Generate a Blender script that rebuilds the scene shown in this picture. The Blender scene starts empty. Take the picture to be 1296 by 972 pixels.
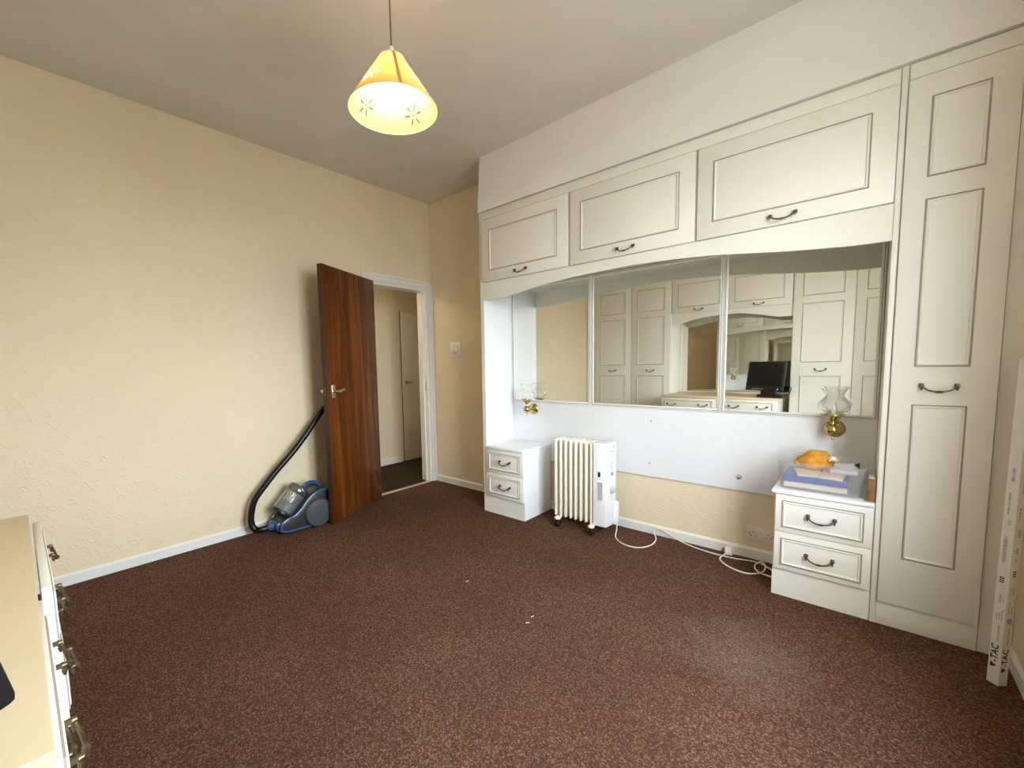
import bpy, bmesh, math, random
from mathutils import Vector, Matrix
random.seed(7)
sc = bpy.context.scene
PI = math.pi

# ------------------------------------------------------------------ camera
FPX = 535.49
cam_d = bpy.data.cameras.new('camera')
cam_d.sensor_width = 36.0
cam_d.lens = FPX / 1296 * 36.0
cam_d.shift_x = 43.63 / 1296
cam_d.shift_y = 22.03 / 1296
cam_d.clip_start = 0.02
cam = bpy.data.objects.new('camera', cam_d)
sc.collection.objects.link(cam)
_y, _p, _r = [math.radians(a) for a in (42.445, -4.9037, -1.1694)]
_fw = Vector((-math.sin(_y), math.cos(_y), 0)); _rt = Vector((math.cos(_y), math.sin(_y), 0)); _z = Vector((0, 0, 1))
_F = _fw * math.cos(_p) + _z * math.sin(_p)
_U = _z * math.cos(_p) - _fw * math.sin(_p)
_R = _rt * math.cos(_r) + _U * math.sin(_r)
_V = _U * math.cos(_r) - _rt * math.sin(_r)
M = Matrix((_R, _V, -_F)).transposed().to_4x4()
M.translation = Vector((3.337, -2.9717, 1.2134))
cam.matrix_world = M
sc.camera = cam

# ------------------------------------------------------------------ world, daylight, exposure
WX = 3.815            # window wall
YF = -3.74            # wall opposite the mirrors
H = 2.845             # ceiling
WIN = (-2.36, -1.14, 0.62, 2.35)   # window opening y0 y1 z0 z1
SKY = 10.0
w = bpy.data.worlds.new('world'); sc.world = w; w.use_nodes = True
nt = w.node_tree; nt.nodes.clear()
out = nt.nodes.new('ShaderNodeOutputWorld'); bg = nt.nodes.new('ShaderNodeBackground')
tc = nt.nodes.new('ShaderNodeTexCoord'); sep = nt.nodes.new('ShaderNodeSeparateXYZ')
rmp = nt.nodes.new('ShaderNodeValToRGB')
nt.links.new(tc.outputs['Generated'], sep.inputs[0])
mr = nt.nodes.new('ShaderNodeMapRange'); mr.inputs[1].default_value = -1; mr.inputs[2].default_value = 1
nt.links.new(sep.outputs['Z'], mr.inputs[0]); nt.links.new(mr.outputs[0], rmp.inputs[0])
e = rmp.color_ramp.elements
e[0].position = 0.42; e[0].color = (0.21, 0.22, 0.20, 1)      # ground and houses outside
e[1].position = 0.58; e[1].color = (0.82, 0.93, 1.0, 1)       # overcast sky
nt.links.new(rmp.outputs[0], bg.inputs[0]); bg.inputs[1].default_value = SKY
nt.links.new(bg.outputs[0], out.inputs[0])
pl = bpy.data.lights.new('window_portal', 'AREA'); pl.shape = 'RECTANGLE'
pl.size = WIN[3] - WIN[2]; pl.size_y = WIN[1] - WIN[0]; pl.cycles.is_portal = True
plo = bpy.data.objects.new('window_portal', pl); sc.collection.objects.link(plo)
plo.location = (WX + 0.13, (WIN[0] + WIN[1]) / 2, (WIN[2] + WIN[3]) / 2)
plo.rotation_euler = (0, math.radians(90), 0)
sc.view_settings.view_transform = 'Standard'
try: sc.view_settings.look = 'None'
except Exception: pass
sc.view_settings.gamma = 1.0
sc.view_settings.use_curve_mapping = False
sc.view_settings.exposure = 1.5
BULB = 84.0
cy = sc.cycles
cy.max_bounces = 10; cy.diffuse_bounces = 6; cy.glossy_bounces = 6; cy.transmission_bounces = 6; cy.transparent_max_bounces = 12
cy.use_denoising = True; cy.caustics_reflective = True; cy.caustics_refractive = False
cy.sample_clamp_indirect = 6.0

# ------------------------------------------------------------------ helpers
COL = sc.collection
def tag(o, label=None, cat=None, group=None, kind=None):
    if label: o['label'] = label
    if cat: o['category'] = cat
    if group: o['group'] = group
    if kind: o['kind'] = kind
    return o
def origin(p):
    v = Vector((0, 0, 0))
    while p is not None:
        v = v + p.location; p = p.parent
    return v
def thing(name, label, cat, loc=(0, 0, 0), rot=(0, 0, 0), group=None, kind=None):
    o = bpy.data.objects.new(name, None); COL.objects.link(o)
    o.empty_display_size = 0.05; o.location = loc; o.rotation_euler = rot
    return tag(o, label, cat, group, kind)
class MB:
    def __init__(self): self.bm = bmesh.new()
    def box(self, x0, x1, y0, y1, z0, z1, bev=0.0, seg=2):
        lo = (min(x0, x1), min(y0, y1), min(z0, z1)); hi = (max(x0, x1), max(y0, y1), max(z0, z1))
        vs = [self.bm.verts.new((hi[0] if i & 1 else lo[0], hi[1] if i & 2 else lo[1], hi[2] if i & 4 else lo[2])) for i in range(8)]
        fs = [self.bm.faces.new([vs[k] for k in q]) for q in ((0, 2, 3, 1), (4, 5, 7, 6), (0, 1, 5, 4), (2, 6, 7, 3), (0, 4, 6, 2), (1, 3, 7, 5))]
        if bev > 0:
            es = list({ed for f in fs for ed in f.edges})
            bmesh.ops.bevel(self.bm, geom=es, offset=bev, segments=seg, profile=0.5, affect='EDGES')
        return self
    def prism(self, pts, axis, a0, a1, bev=0.0):
        # polygon pts in the two other axes, extruded along axis
        def P(p, a):
            return {'x': (a, p[0], p[1]), 'y': (p[0], a, p[1]), 'z': (p[0], p[1], a)}[axis]
        A = [self.bm.verts.new(P(p, a0)) for p in pts]; B = [self.bm.verts.new(P(p, a1)) for p in pts]
        n = len(pts); fs = [self.bm.faces.new(A), self.bm.faces.new(B[::-1])]
        for i in range(n): fs.append(self.bm.faces.new((A[i], B[i], B[(i + 1) % n], A[(i + 1) % n])))
        bmesh.ops.recalc_face_normals(self.bm, faces=fs)
        if bev > 0:
            es = list(set(fs[0].edges) | set(fs[1].edges))
            bmesh.ops.bevel(self.bm, geom=es, offset=bev, segments=2, profile=0.5, affect='EDGES')
        return self
    def lathe(self, prof, c=(0, 0, 0), axis='z', n=24, rf=None, capa=True, capb=True):
        rings = []
        for j, (r, h) in enumerate(prof):
            ring = []
            for i in range(n):
                a = 2 * PI * i / n; rr = rf(r, h, a) if rf else r
                u, v = rr * math.cos(a), rr * math.sin(a)
                p = {'z': (u, v, h), 'y': (u, h, v), 'x': (h, u, v)}[axis]
                ring.append(self.bm.verts.new((c[0] + p[0], c[1] + p[1], c[2] + p[2])))
            rings.append(ring)
        fs = []
        for j in range(len(rings) - 1):
            for i in range(n):
                fs.append(self.bm.faces.new((rings[j][i], rings[j][(i + 1) % n], rings[j + 1][(i + 1) % n], rings[j + 1][i])))
        if capa: fs.append(self.bm.faces.new(rings[0][::-1]))
        if capb: fs.append(self.bm.faces.new(rings[-1]))
        bmesh.ops.recalc_face_normals(self.bm, faces=fs)
        return self
    def tube(self, pts, r, n=8, closed=False):
        pts = [Vector(p) for p in pts]; m = len(pts)
        rs = r if isinstance(r, (list, tuple)) else [r] * m
        T = []
        for i in range(m):
            a = pts[(i - 1) % m] if (closed or i > 0) else pts[i]
            b = pts[(i + 1) % m] if (closed or i < m - 1) else pts[i]
            T.append((b - a).normalized())
        up = Vector((0, 0, 1)) if abs(T[0].z) < .9 else Vector((1, 0, 0))
        N = (up - T[0] * up.dot(T[0])).normalized(); rings = []
        for i in range(m):
            N = (N - T[i] * N.dot(T[i])).normalized(); B = T[i].cross(N)
            rings.append([self.bm.verts.new(pts[i] + (N * math.cos(2 * PI * k / n) + B * math.sin(2 * PI * k / n)) * rs[i]) for k in range(n)])
        fs = []
        for i in range(m if closed else m - 1):
            A, B = rings[i], rings[(i + 1) % m]
            for k in range(n): fs.append(self.bm.faces.new((A[k], A[(k + 1) % n], B[(k + 1) % n], B[k])))
        if not closed:
            fs.append(self.bm.faces.new(rings[0][::-1])); fs.append(self.bm.faces.new(rings[-1]))
        bmesh.ops.recalc_face_normals(self.bm, faces=fs)
        return self
    def ring(self, x0, x1, z0, z1, y, s, prof, mats):
        # mitred picture-frame moulding on a face at y facing s (+1/-1 along y); prof = [(inset, height)]
        loops = []
        for d, h in prof:
            yy = y + s * h
            loops.append([self.bm.verts.new(p) for p in ((x0 + d, yy, z0 + d), (x1 - d, yy, z0 + d), (x1 - d, yy, z1 - d), (x0 + d, yy, z1 - d))])
        for j in range(len(loops) - 1):
            for i in range(4):
                f = self.bm.faces.new((loops[j][i], loops[j][(i + 1) % 4], loops[j + 1][(i + 1) % 4], loops[j + 1][i]))
                f.material_index = mats[j]
                f.normal_update()
        return self
    def build(self, name, mat, parent=None, local=False, angle=35, smooth=True):
        me = bpy.data.meshes.new(name); self.bm.normal_update()
        if parent is not None and not local:
            bmesh.ops.translate(self.bm, verts=self.bm.verts[:], vec=-origin(parent))
        self.bm.to_mesh(me); self.bm.free()
        for m_ in (mat if isinstance(mat, (list, tuple)) else [mat]): me.materials.append(m_)
        if smooth:
            me.polygons.foreach_set('use_smooth', [True] * len(me.polygons))
            me.set_sharp_from_angle(angle=math.radians(angle))
        o = bpy.data.objects.new(name, me); COL.objects.link(o)
        if parent is not None: o.parent = parent
        return o
def place(name, mesh, parent, loc, rot=(0, 0, 0)):
    o = bpy.data.objects.new(name, mesh); COL.objects.link(o)
    o.parent = parent; o.location = Vector(loc) - (origin(parent) if parent else Vector()); o.rotation_euler = rot
    return o
def spline(pts, k=8):
    P = [Vector(p) for p in pts]; o = []
    for i in range(len(P) - 1):
        p0 = P[max(i - 1, 0)]; p1 = P[i]; p2 = P[i + 1]; p3 = P[min(i + 2, len(P) - 1)]
        for j in range(k):
            t = j / k
            o.append(0.5 * ((2 * p1) + (p2 - p0) * t + (2 * p0 - 5 * p1 + 4 * p2 - p3) * t * t + (3 * p1 - p0 - 3 * p2 + p3) * t ** 3))
    o.append(P[-1]); return o

# ------------------------------------------------------------------ materials
def newmat(name):
    m = bpy.data.materials.new(name); m.use_nodes = True
    return m, m.node_tree, m.node_tree.nodes['Principled BSDF']
def pbr(name, col, rough=0.5, metal=0.0, spec=0.5, noise=None, bump=None, coat=0.0):
    m, t, b = newmat(name)
    b.inputs['Base Color'].default_value = (*col, 1); b.inputs['Roughness'].default_value = rough
    b.inputs['Metallic'].default_value = metal; b.inputs['Specular IOR Level'].default_value = spec
    b.inputs['Coat Weight'].default_value = coat
    if noise or bump:
        co = t.nodes.new('ShaderNodeTexCoord')
    if noise:
        sc_, amt = noise
        n = t.nodes.new('ShaderNodeTexNoise'); n.inputs['Scale'].default_value = sc_; n.inputs['Detail'].default_value = 4
        t.links.new(co.outputs['Object'], n.inputs['Vector'])
        r = t.nodes.new('ShaderNodeValToRGB')
        r.color_ramp.elements[0].position = .3; r.color_ramp.elements[1].position = .7
        r.color_ramp.elements[0].color = (*[c * (1 - amt) for c in col], 1); r.color_ramp.elements[1].color = (*[min(1, c * (1 + amt)) for c in col], 1)
        t.links.new(n.outputs['Fac'], r.inputs[0]); t.links.new(r.outputs[0], b.inputs['Base Color'])
    if bump:
        sc_, st = bump
        n = t.nodes.new('ShaderNodeTexNoise'); n.inputs['Scale'].default_value = sc_; n.inputs['Detail'].default_value = 3
        t.links.new(co.outputs['Object'], n.inputs['Vector'])
        bp = t.nodes.new('ShaderNodeBump'); bp.inputs['Strength'].default_value = st; bp.inputs['Distance'].default_value = .002
        t.links.new(n.outputs['Fac'], bp.inputs['Height']); t.links.new(bp.outputs[0], b.inputs['Normal'])
    return m
def see_through(name, col, clear, rough=.1, gloss=.12, trans=0.0):
    # thin clear sheet: mostly transparent with a little white body and gloss
    m, t, b = newmat(name)
    b.inputs['Base Color'].default_value = (*col, 1); b.inputs['Roughness'].default_value = rough
    tr = t.nodes.new('ShaderNodeBsdfTransparent'); mx = t.nodes.new('ShaderNodeMixShader'); mx.inputs[0].default_value = 1 - clear
    t.links.new(tr.outputs[0], mx.inputs[1]); t.links.new(b.outputs[0], mx.inputs[2])
    fr = t.nodes.new('ShaderNodeLayerWeight'); fr.inputs[0].default_value = .35
    gl = t.nodes.new('ShaderNodeBsdfGlossy'); gl.inputs['Roughness'].default_value = rough * .7
    m2 = t.nodes.new('ShaderNodeMixShader'); ml = t.nodes.new('ShaderNodeMath'); ml.operation = 'MULTIPLY'; ml.inputs[1].default_value = gloss * 3
    t.links.new(fr.outputs['Facing'], ml.inputs[0]); t.links.new(ml.outputs[0], m2.inputs[0])
    t.links.new(mx.outputs[0], m2.inputs[1]); t.links.new(gl.outputs[0], m2.inputs[2])
    t.links.new(m2.outputs[0], t.nodes['Material Output'].inputs[0])
    return m
def wallpaper(name, col, ax):
    # cream embossed wallpaper: twisted-rope relief running diagonally; ax = which axis runs along the wall
    m, t, b = newmat(name); L = t.links
    def mth(op, a, b_=None, c=None):
        n = t.nodes.new('ShaderNodeMath'); n.operation = op
        for i, v in enumerate((a, b_, c)):
            if v is None: continue
            if isinstance(v, (int, float)): n.inputs[i].default_value = v
            else: L.new(v, n.inputs[i])
        return n.outputs[0]
    co = t.nodes.new('ShaderNodeTexCoord'); sp = t.nodes.new('ShaderNodeSeparateXYZ'); L.new(co.outputs['Object'], sp.inputs[0])
    u = sp.outputs[ax]; v = sp.outputs['Z']
    wob = t.nodes.new('ShaderNodeTexNoise'); wob.inputs['Scale'].default_value = 7; L.new(co.outputs['Object'], wob.inputs['Vector'])
    wv = mth('MULTIPLY', mth('SUBTRACT', wob.outputs['Fac'], .5), .05)
    ca, sa = math.cos(.62), math.sin(.62)
    s = mth('ADD', mth('SUBTRACT', mth('MULTIPLY', u, ca), mth('MULTIPLY', v, sa)), wv)
    d = mth('ADD', mth('ADD', mth('MULTIPLY', u, sa), mth('MULTIPLY', v, ca)), wv)
    dd = mth('SUBTRACT', mth('PINGPONG', d, .055), .0275)
    sn = mth('MULTIPLY', mth('SINE', mth('MULTIPLY', s, 62.0)), .012)
    A = mth('ABSOLUTE', mth('SUBTRACT', dd, sn)); B = mth('ABSOLUTE', mth('ADD', dd, sn))
    h = mth('SUBTRACT', 1.0, mth('MULTIPLY', mth('MINIMUM', A, B), 1 / .006)); h = mth('MAXIMUM', h, 0.0)
    brk = t.nodes.new('ShaderNodeTexNoise'); brk.inputs['Scale'].default_value = 16; L.new(co.outputs['Object'], brk.inputs['Vector'])
    h = mth('MULTIPLY', h, mth('MULTIPLY', mth('MAXIMUM', mth('SUBTRACT', brk.outputs['Fac'], .38), 0.), 3.0))
    fn = t.nodes.new('ShaderNodeTexNoise'); fn.inputs['Scale'].default_value = 90; fn.inputs['Detail'].default_value = 3; L.new(co.outputs['Object'], fn.inputs['Vector'])
    hh = mth('ADD', h, mth('MULTIPLY', fn.outputs['Fac'], .5))
    bp = t.nodes.new('ShaderNodeBump'); bp.inputs['Strength'].default_value = .5; bp.inputs['Distance'].default_value = .0035
    L.new(hh, bp.inputs['Height']); L.new(bp.outputs[0], b.inputs['Normal'])
    big = t.nodes.new('ShaderNodeTexNoise'); big.inputs['Scale'].default_value = 1.3; big.inputs['Detail'].default_value = 3; L.new(co.outputs['Object'], big.inputs['Vector'])
    r = t.nodes.new('ShaderNodeValToRGB'); r.color_ramp.elements[0].position = .3; r.color_ramp.elements[1].position = .7
    r.color_ramp.elements[0].color = (*[c * .96 for c in col], 1); r.color_ramp.elements[1].color = (*[min(1, c * 1.03) for c in col], 1)
    L.new(big.outputs['Fac'], r.inputs[0]); L.new(r.outputs[0], b.inputs['Base Color'])
    b.inputs['Roughness'].default_value = .62; b.inputs['Specular IOR Level'].default_value = .3
    return m
def carpet_mat(name, dark, light, stain=None):
    m, t, b = newmat(name); L = t.links
    def mth(op, a, b_=None, c=None):
        n = t.nodes.new('ShaderNodeMath'); n.operation = op
        for i_, v in enumerate((a, b_, c)):
            if v is None: continue
            if isinstance(v, (int, float)): n.inputs[i_].default_value = v
            else: L.new(v, n.inputs[i_])
        return n.outputs[0]
    co = t.nodes.new('ShaderNodeTexCoord')
    n1 = t.nodes.new('ShaderNodeTexNoise'); n1.inputs['Scale'].default_value = 120; n1.inputs['Detail'].default_value = 2; n1.inputs['Roughness'].default_value = .75
    n2 = t.nodes.new('ShaderNodeTexNoise'); n2.inputs['Scale'].default_value = 1.6; n2.inputs['Detail'].default_value = 4
    n3 = t.nodes.new('ShaderNodeTexVoronoi'); n3.inputs['Scale'].default_value = 230
    for n in (n1, n2, n3): L.new(co.outputs['Object'], n.inputs['Vector'])
    sp = t.nodes.new('ShaderNodeSeparateColor'); L.new(n3.outputs['Color'], sp.inputs[0])
    # each tuft has its own shade; worn and brushed areas shift the balance
    a = mth('ADD', mth('MULTIPLY', sp.outputs[0], .55), mth('ADD', mth('MULTIPLY', n1.outputs['Fac'], .45), mth('MULTIPLY', mth('SUBTRACT', n2.outputs['Fac'], .5), .25)))
    r = t.nodes.new('ShaderNodeValToRGB'); r.color_ramp.elements[0].position = .25; r.color_ramp.elements[1].position = .85
    r.color_ramp.elements[0].color = (*dark, 1); r.color_ramp.elements[1].color = (*light, 1)
    k = r.color_ramp.elements.new(.60); k.color = (*[dark[q] + (light[q] - dark[q]) * .22 for q in range(3)], 1)
    L.new(a, r.inputs[0]); colr = r.outputs[0]
    if stain:
        d = t.nodes.new('ShaderNodeVectorMath'); d.operation = 'DISTANCE'; d.inputs[1].default_value = stain; L.new(co.outputs['Object'], d.inputs[0])
        ns = t.nodes.new('ShaderNodeTexNoise'); ns.inputs['Scale'].default_value = 9; L.new(co.outputs['Object'], ns.inputs['Vector'])
        ad = mth('MULTIPLY_ADD', ns.outputs['Fac'], .3, d.outputs['Value'])
        mp = t.nodes.new('ShaderNodeMapRange'); mp.inputs[1].default_value = .10; mp.inputs[2].default_value = .46; mp.inputs[3].default_value = .65; mp.inputs[4].default_value = 0
        L.new(ad, mp.inputs[0])
        mx = t.nodes.new('ShaderNodeMixRGB'); mx.inputs[2].default_value = (.25, .20, .155, 1)
        L.new(mth('MULTIPLY', mp.outputs[0], a), mx.inputs[0]); L.new(colr, mx.inputs[1]); colr = mx.outputs[0]
    L.new(colr, b.inputs['Base Color'])
    bp = t.nodes.new('ShaderNodeBump'); bp.inputs['Strength'].default_value = .35; bp.inputs['Distance'].default_value = .002
    L.new(n3.outputs['Distance'], bp.inputs['Height']); L.new(bp.outputs[0], b.inputs['Normal'])
    b.inputs['Roughness'].default_value = .95; b.inputs['Specular IOR Level'].default_value = .05
    return m
def wood_mat(name):
    m, t, b = newmat(name); L = t.links
    co = t.nodes.new('ShaderNodeTexCoord'); mp = t.nodes.new('ShaderNodeMapping'); mp.inputs['Scale'].default_value = (9, 9, .55)
    L.new(co.outputs['Object'], mp.inputs[0])
    n = t.nodes.new('ShaderNodeTexNoise'); n.inputs['Scale'].default_value = 1.6; n.inputs['Detail'].default_value = 7; n.inputs['Roughness'].default_value = .6; n.inputs['Distortion'].default_value = .6
    L.new(mp.outputs[0], n.inputs['Vector'])
    mp2 = t.nodes.new('ShaderNodeMapping'); mp2.inputs['Scale'].default_value = (160, 160, 3); L.new(co.outputs['Object'], mp2.inputs[0])
    n2 = t.nodes.new('ShaderNodeTexNoise'); n2.inputs['Scale'].default_value = 1.0; n2.inputs['Detail'].default_value = 3; L.new(mp2.outputs[0], n2.inputs['Vector'])
    ad = t.nodes.new('ShaderNodeMath'); ad.operation = 'MULTIPLY_ADD'; ad.inputs[1].default_value = .22; L.new(n2.outputs['Fac'], ad.inputs[0]); L.new(n.outputs['Fac'], ad.inputs[2])
    r = t.nodes.new('ShaderNodeValToRGB'); el = r.color_ramp.elements
    el[0].position = .38; el[0].color = (.052, .0125, .0030, 1); el[1].position = .82; el[1].color = (.205, .062, .010, 1)
    k = el.new(.6); k.color = (.108, .030, .0055, 1)
    L.new(ad.outputs[0], r.inputs[0]); L.new(r.outputs[0], b.inputs['Base Color'])
    b.inputs['Roughness'].default_value = .24; b.inputs['Specular IOR Level'].default_value = .28
    return m
CREAM = (.80, .685, .49)
WP_L = wallpaper('wallpaper_left', CREAM, 'Y')
WP_B = wallpaper('wallpaper_back', CREAM, 'X')
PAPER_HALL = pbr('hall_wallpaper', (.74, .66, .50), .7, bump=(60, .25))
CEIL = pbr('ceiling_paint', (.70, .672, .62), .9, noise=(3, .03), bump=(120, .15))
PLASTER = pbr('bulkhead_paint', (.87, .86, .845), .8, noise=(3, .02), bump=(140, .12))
CARPET = carpet_mat('carpet_brown', (.060, .026, .017), (.25, .138, .092), (3.02, -1.02, 0))
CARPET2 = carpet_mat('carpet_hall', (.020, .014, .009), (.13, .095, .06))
GLOSSWHITE = pbr('gloss_white_paint', (.80, .79, .76), .35, noise=(5, .02))
UNIT = pbr('unit_white', (.855, .835, .775), .42, noise=(4, .015), bump=(300, .04))
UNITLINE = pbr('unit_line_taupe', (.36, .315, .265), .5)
LAM = pbr('white_laminate', (.89, .90, .94), .38, noise=(4, .01))
CREAMTOP = pbr('cream_table_top', (.74, .61, .41), .4, noise=(4, .02))
ALU = pbr('white_aluminium', (.84, .84, .82), .35)
DARK = pbr('gap_shade', (.02, .018, .016), .8)  # near-black colour standing in for shade in gaps and holes
WOOD = wood_mat('mahogany_veneer')
BRONZE = pbr('antique_bronze', (.16, .125, .075), .38, metal=.9, noise=(60, .3))
BRASS = pbr('polished_brass', (.56, .43, .17), .16, metal=1.0)
CHROME = pbr('satin_chrome', (.72, .70, .66), .25, metal=1.0)
m, t, b = newmat('mirror_glass'); b.inputs['Metallic'].default_value = 1; b.inputs['Roughness'].default_value = 0.0; b.inputs['Base Color'].default_value = (.81, .805, .75, 1); MIRROR = m
BLACKPL = pbr('black_plastic', (.012, .012, .013), .35)
RUBBER = pbr('black_rubber', (.006, .006, .007), .30, spec=.3)
GREYPL = pbr('grey_plastic', (.034, .035, .038), .3)
BLUEPL = pbr('blue_plastic', (.035, .085, .20), .25)
RADW = pbr('radiator_enamel', (.86, .82, .72), .35)
HOUSW = pbr('radiator_housing', (.84, .85, .88), .4)
CABLE = pbr('cream_cable', (.78, .72, .62), .5)
WPL = pbr('white_plastic', (.88, .86, .82), .4)
PRINT = pbr('black_print', (.02, .018, .018), .7)
GREYPR = pbr('grey_print', (.33, .32, .32), .7)
CARD = pbr('white_carton', (.80, .77, .72), .6, noise=(20, .02))
GLASS = see_through('clear_ruffled_glass', (.88, .89, .88), .84, .06, .16)
TUB = see_through('translucent_plastic', (.80, .82, .84), .885, .22, .10)
BIN = see_through('clear_bin_plastic', (.60, .62, .64), .86, .05, .34)
PANE = see_through('window_glass', (.9, .9, .9), .985, .02, .02)

# ------------------------------------------------------------------ the room
T = .12
def struct(name, mb, mat, label, cat, parent=None):
    o = mb.build(name, mat, parent, smooth=False); tag(o, label, cat, kind='structure'); return o
DO0, DO1, DOH = -.755, -.06, 1.992        # doorway in the left wall
struct('floor', MB().box(0, WX + .3, YF - .1, .1, -.05, 0), CARPET, 'dark maroon brown carpet with a pale worn patch near the tall wardrobe', 'carpet')
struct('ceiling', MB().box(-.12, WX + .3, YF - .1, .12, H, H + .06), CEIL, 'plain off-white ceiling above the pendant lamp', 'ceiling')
wl = MB().box(-T, 0, YF - T, DO0, 0, H).box(-T, 0, DO1, T, 0, H).box(-T, 0, DO0, DO1, DOH, H)
struct('wall_left', wl, WP_L, 'large cream embossed wall with the open brown door', 'wall')
struct('wall_back', MB().box(0, WX + .3, 0, T, 0, H), WP_B, 'cream embossed wall behind the fitted cupboards and heater', 'wall')
struct('wall_front', MB().box(0, WX + .3, YF - T, YF, 0, H), WP_B, 'cream wall behind the dressing table seen in the mirrors', 'wall')
wr = MB().box(WX, WX + .28, YF, WIN[0], 0, H).box(WX, WX + .28, WIN[1], 0, 0, H).box(WX, WX + .28, WIN[0], WIN[1], 0, WIN[2]).box(WX, WX + .28, WIN[0], WIN[1], WIN[3], H)
struct('wall_right', wr, WP_L, 'cream window wall beside the leaning white carton', 'wall')
# window (outside the picture, source of the daylight)
win = thing('window_1', 'white framed window in the cream wall at far right', 'window', (WX + .1, (WIN[0] + WIN[1]) / 2, WIN[2]), kind='structure')
f = MB(); xw = WX + .08
f.box(xw, xw + .07, WIN[0], WIN[0] + .05, WIN[2], WIN[3]).box(xw, xw + .07, WIN[1] - .05, WIN[1], WIN[2], WIN[3])
f.box(xw, xw + .07, WIN[0], WIN[1], WIN[2], WIN[2] + .05).box(xw, xw + .07, WIN[0], WIN[1], WIN[3] - .05, WIN[3])
f.build('window_frame', GLOSSWHITE, win)
ym = (WIN[0] + WIN[1]) / 2
MB().box(xw, xw + .07, ym - .025, ym + .025, WIN[2] + .05, WIN[3] - .05).build('mullion', GLOSSWHITE, win)
for a, b_ in ((WIN[0] + .05, ym - .025), (ym + .025, WIN[1] - .05)):
    MB().box(xw + .03, xw + .034, a, b_, WIN[2] + .05, WIN[3] - .05).build('pane', PANE, win)
MB().box(WX - .03, WX + .08, WIN[0] - .04, WIN[1] + .04, WIN[2] - .03, WIN[2], .004).build('window_sill', GLOSSWHITE, win)
# skirting boards
def skirt(name, x0, x1, y0, y1, nx, ny, label, h=.066, t_=.014):
    m_ = MB()
    if nx: m_.prism([(0, 0), (nx * t_, 0), (nx * t_, h - .012), (nx * t_ * .35, h), (0, h)], 'y', y0, y1); bmesh.ops.translate(m_.bm, verts=m_.bm.verts[:], vec=(x0, 0, 0))
    else: m_.prism([(0, 0), (ny * t_, 0), (ny * t_, h - .012), (ny * t_ * .35, h), (0, h)], 'x', x0, x1); bmesh.ops.translate(m_.bm, verts=m_.bm.verts[:], vec=(0, y0, 0))
    return struct(name, m_, GLOSSWHITE, label, 'skirting board')
skirt('baseboard_left', 0, 0, YF, DO0 - .05, 1, 0, 'white skirting board along the large cream wall')
skirt('baseboard_back', 0, 3.395, 0, 0, 0, -1, 'white skirting board below the headboard panel and light switch')
skirt('baseboard_right', WX, WX, YF + .4, -.395, -1, 0, 'white skirting board beside the leaning white carton')
# door frame
tr = thing('trim_1', 'white moulded door frame around the open doorway', 'door frame', (0, (DO0 + DO1) / 2, 0), kind='structure')
def arch_jamb(y_in, y_out):
    m_ = MB(); a, b_ = sorted((y_in, y_out)); s = 1 if y_out > y_in else -1
    m_.box(0, .014, a, b_, 0, DOH + .07)
    m_.box(.014, .021, y_in + s * .012, y_in + s * .028, 0, DOH + .025, .003)
    m_.box(.014, .024, y_out - s * .022, y_out, 0, DOH + .07, .003)
    return m_
arch_jamb(DO1 + .004, -.001).build('architrave', GLOSSWHITE, tr)
arch_jamb(DO0 - .004, DO0 - .068).build('architrave', GLOSSWHITE, tr)
ah = MB().box(0, .014, DO0 - .0035, DO1 + .0035, DOH + .003, DOH + .07)
ah.box(.014, .021, DO0 - .0035, DO1 + .0035, DOH + .016, DOH + .032, .003).box(.014, .024, DO0 - .004, DO1, DOH + .05, DOH + .07, .003)
ah.build('architrave', GLOSSWHITE, tr)
ln = MB().box(-T - .01, .0, DO1 - .022, DO1, 0, DOH).box(-T - .01, .0, DO0, DO0 + .022, 0, DOH).box(-T - .01, .0, DO0 + .022, DO1 - .022, DOH - .022, DOH)
ln.box(-.07, -.045, DO1 - .036, DO1 - .022, 0, DOH - .022).box(-.07, -.045, DO0 + .022, DO0 + .036, 0, DOH - .022)
ln.build('door_lining', GLOSSWHITE, tr)
MB().box(-.046, -.02, DO1 - .024, DO1 - .0215, .96, 1.06).build('strike_plate', CHROME, tr)
MB().prism([(-.035, 0), (.012, 0), (.004, .007), (-.028, .007)], 'y', DO0 + .022, DO1 - .022).build('threshold_strip', pbr('threshold_metal', (.62, .55, .46), .4, .6), tr)

# hall beyond the doorway
HX = -1.0
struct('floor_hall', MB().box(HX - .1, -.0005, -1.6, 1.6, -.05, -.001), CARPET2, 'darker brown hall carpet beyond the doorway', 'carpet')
HD0, HD1, HDH = .35, 1.09, 1.90
wh = MB().box(HX - .1, HX, -1.6, HD0, 0, 2.3).box(HX - .1, HX, HD1, 1.6, 0, 2.3).box(HX - .1, HX, HD0, HD1, HDH, 2.3)
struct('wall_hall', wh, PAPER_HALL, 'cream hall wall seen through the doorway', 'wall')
struct('wall_hall_end', MB().box(HX - .1, -T, 1.6, 1.7, 0, 2.3), PAPER_HALL, 'cream end wall of the hall on the far side', 'wall')
struct('wall_hall_near', MB().box(HX - .1, -T, -1.7, -1.6, 0, 2.3), PAPER_HALL, 'cream end wall of the hall behind the brown door', 'wall')
struct('wall_hall_side', MB().box(-T - .003, -T, T, 1.6, 0, 2.3), PAPER_HALL, 'cream hall wall backing onto the bedroom', 'wall')
struct('ceiling_hall', MB().box(HX - .1, -T, -1.7, 1.7, 2.2, 2.26), CEIL, 'low hall ceiling glimpsed above the doorway', 'ceiling')
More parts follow.
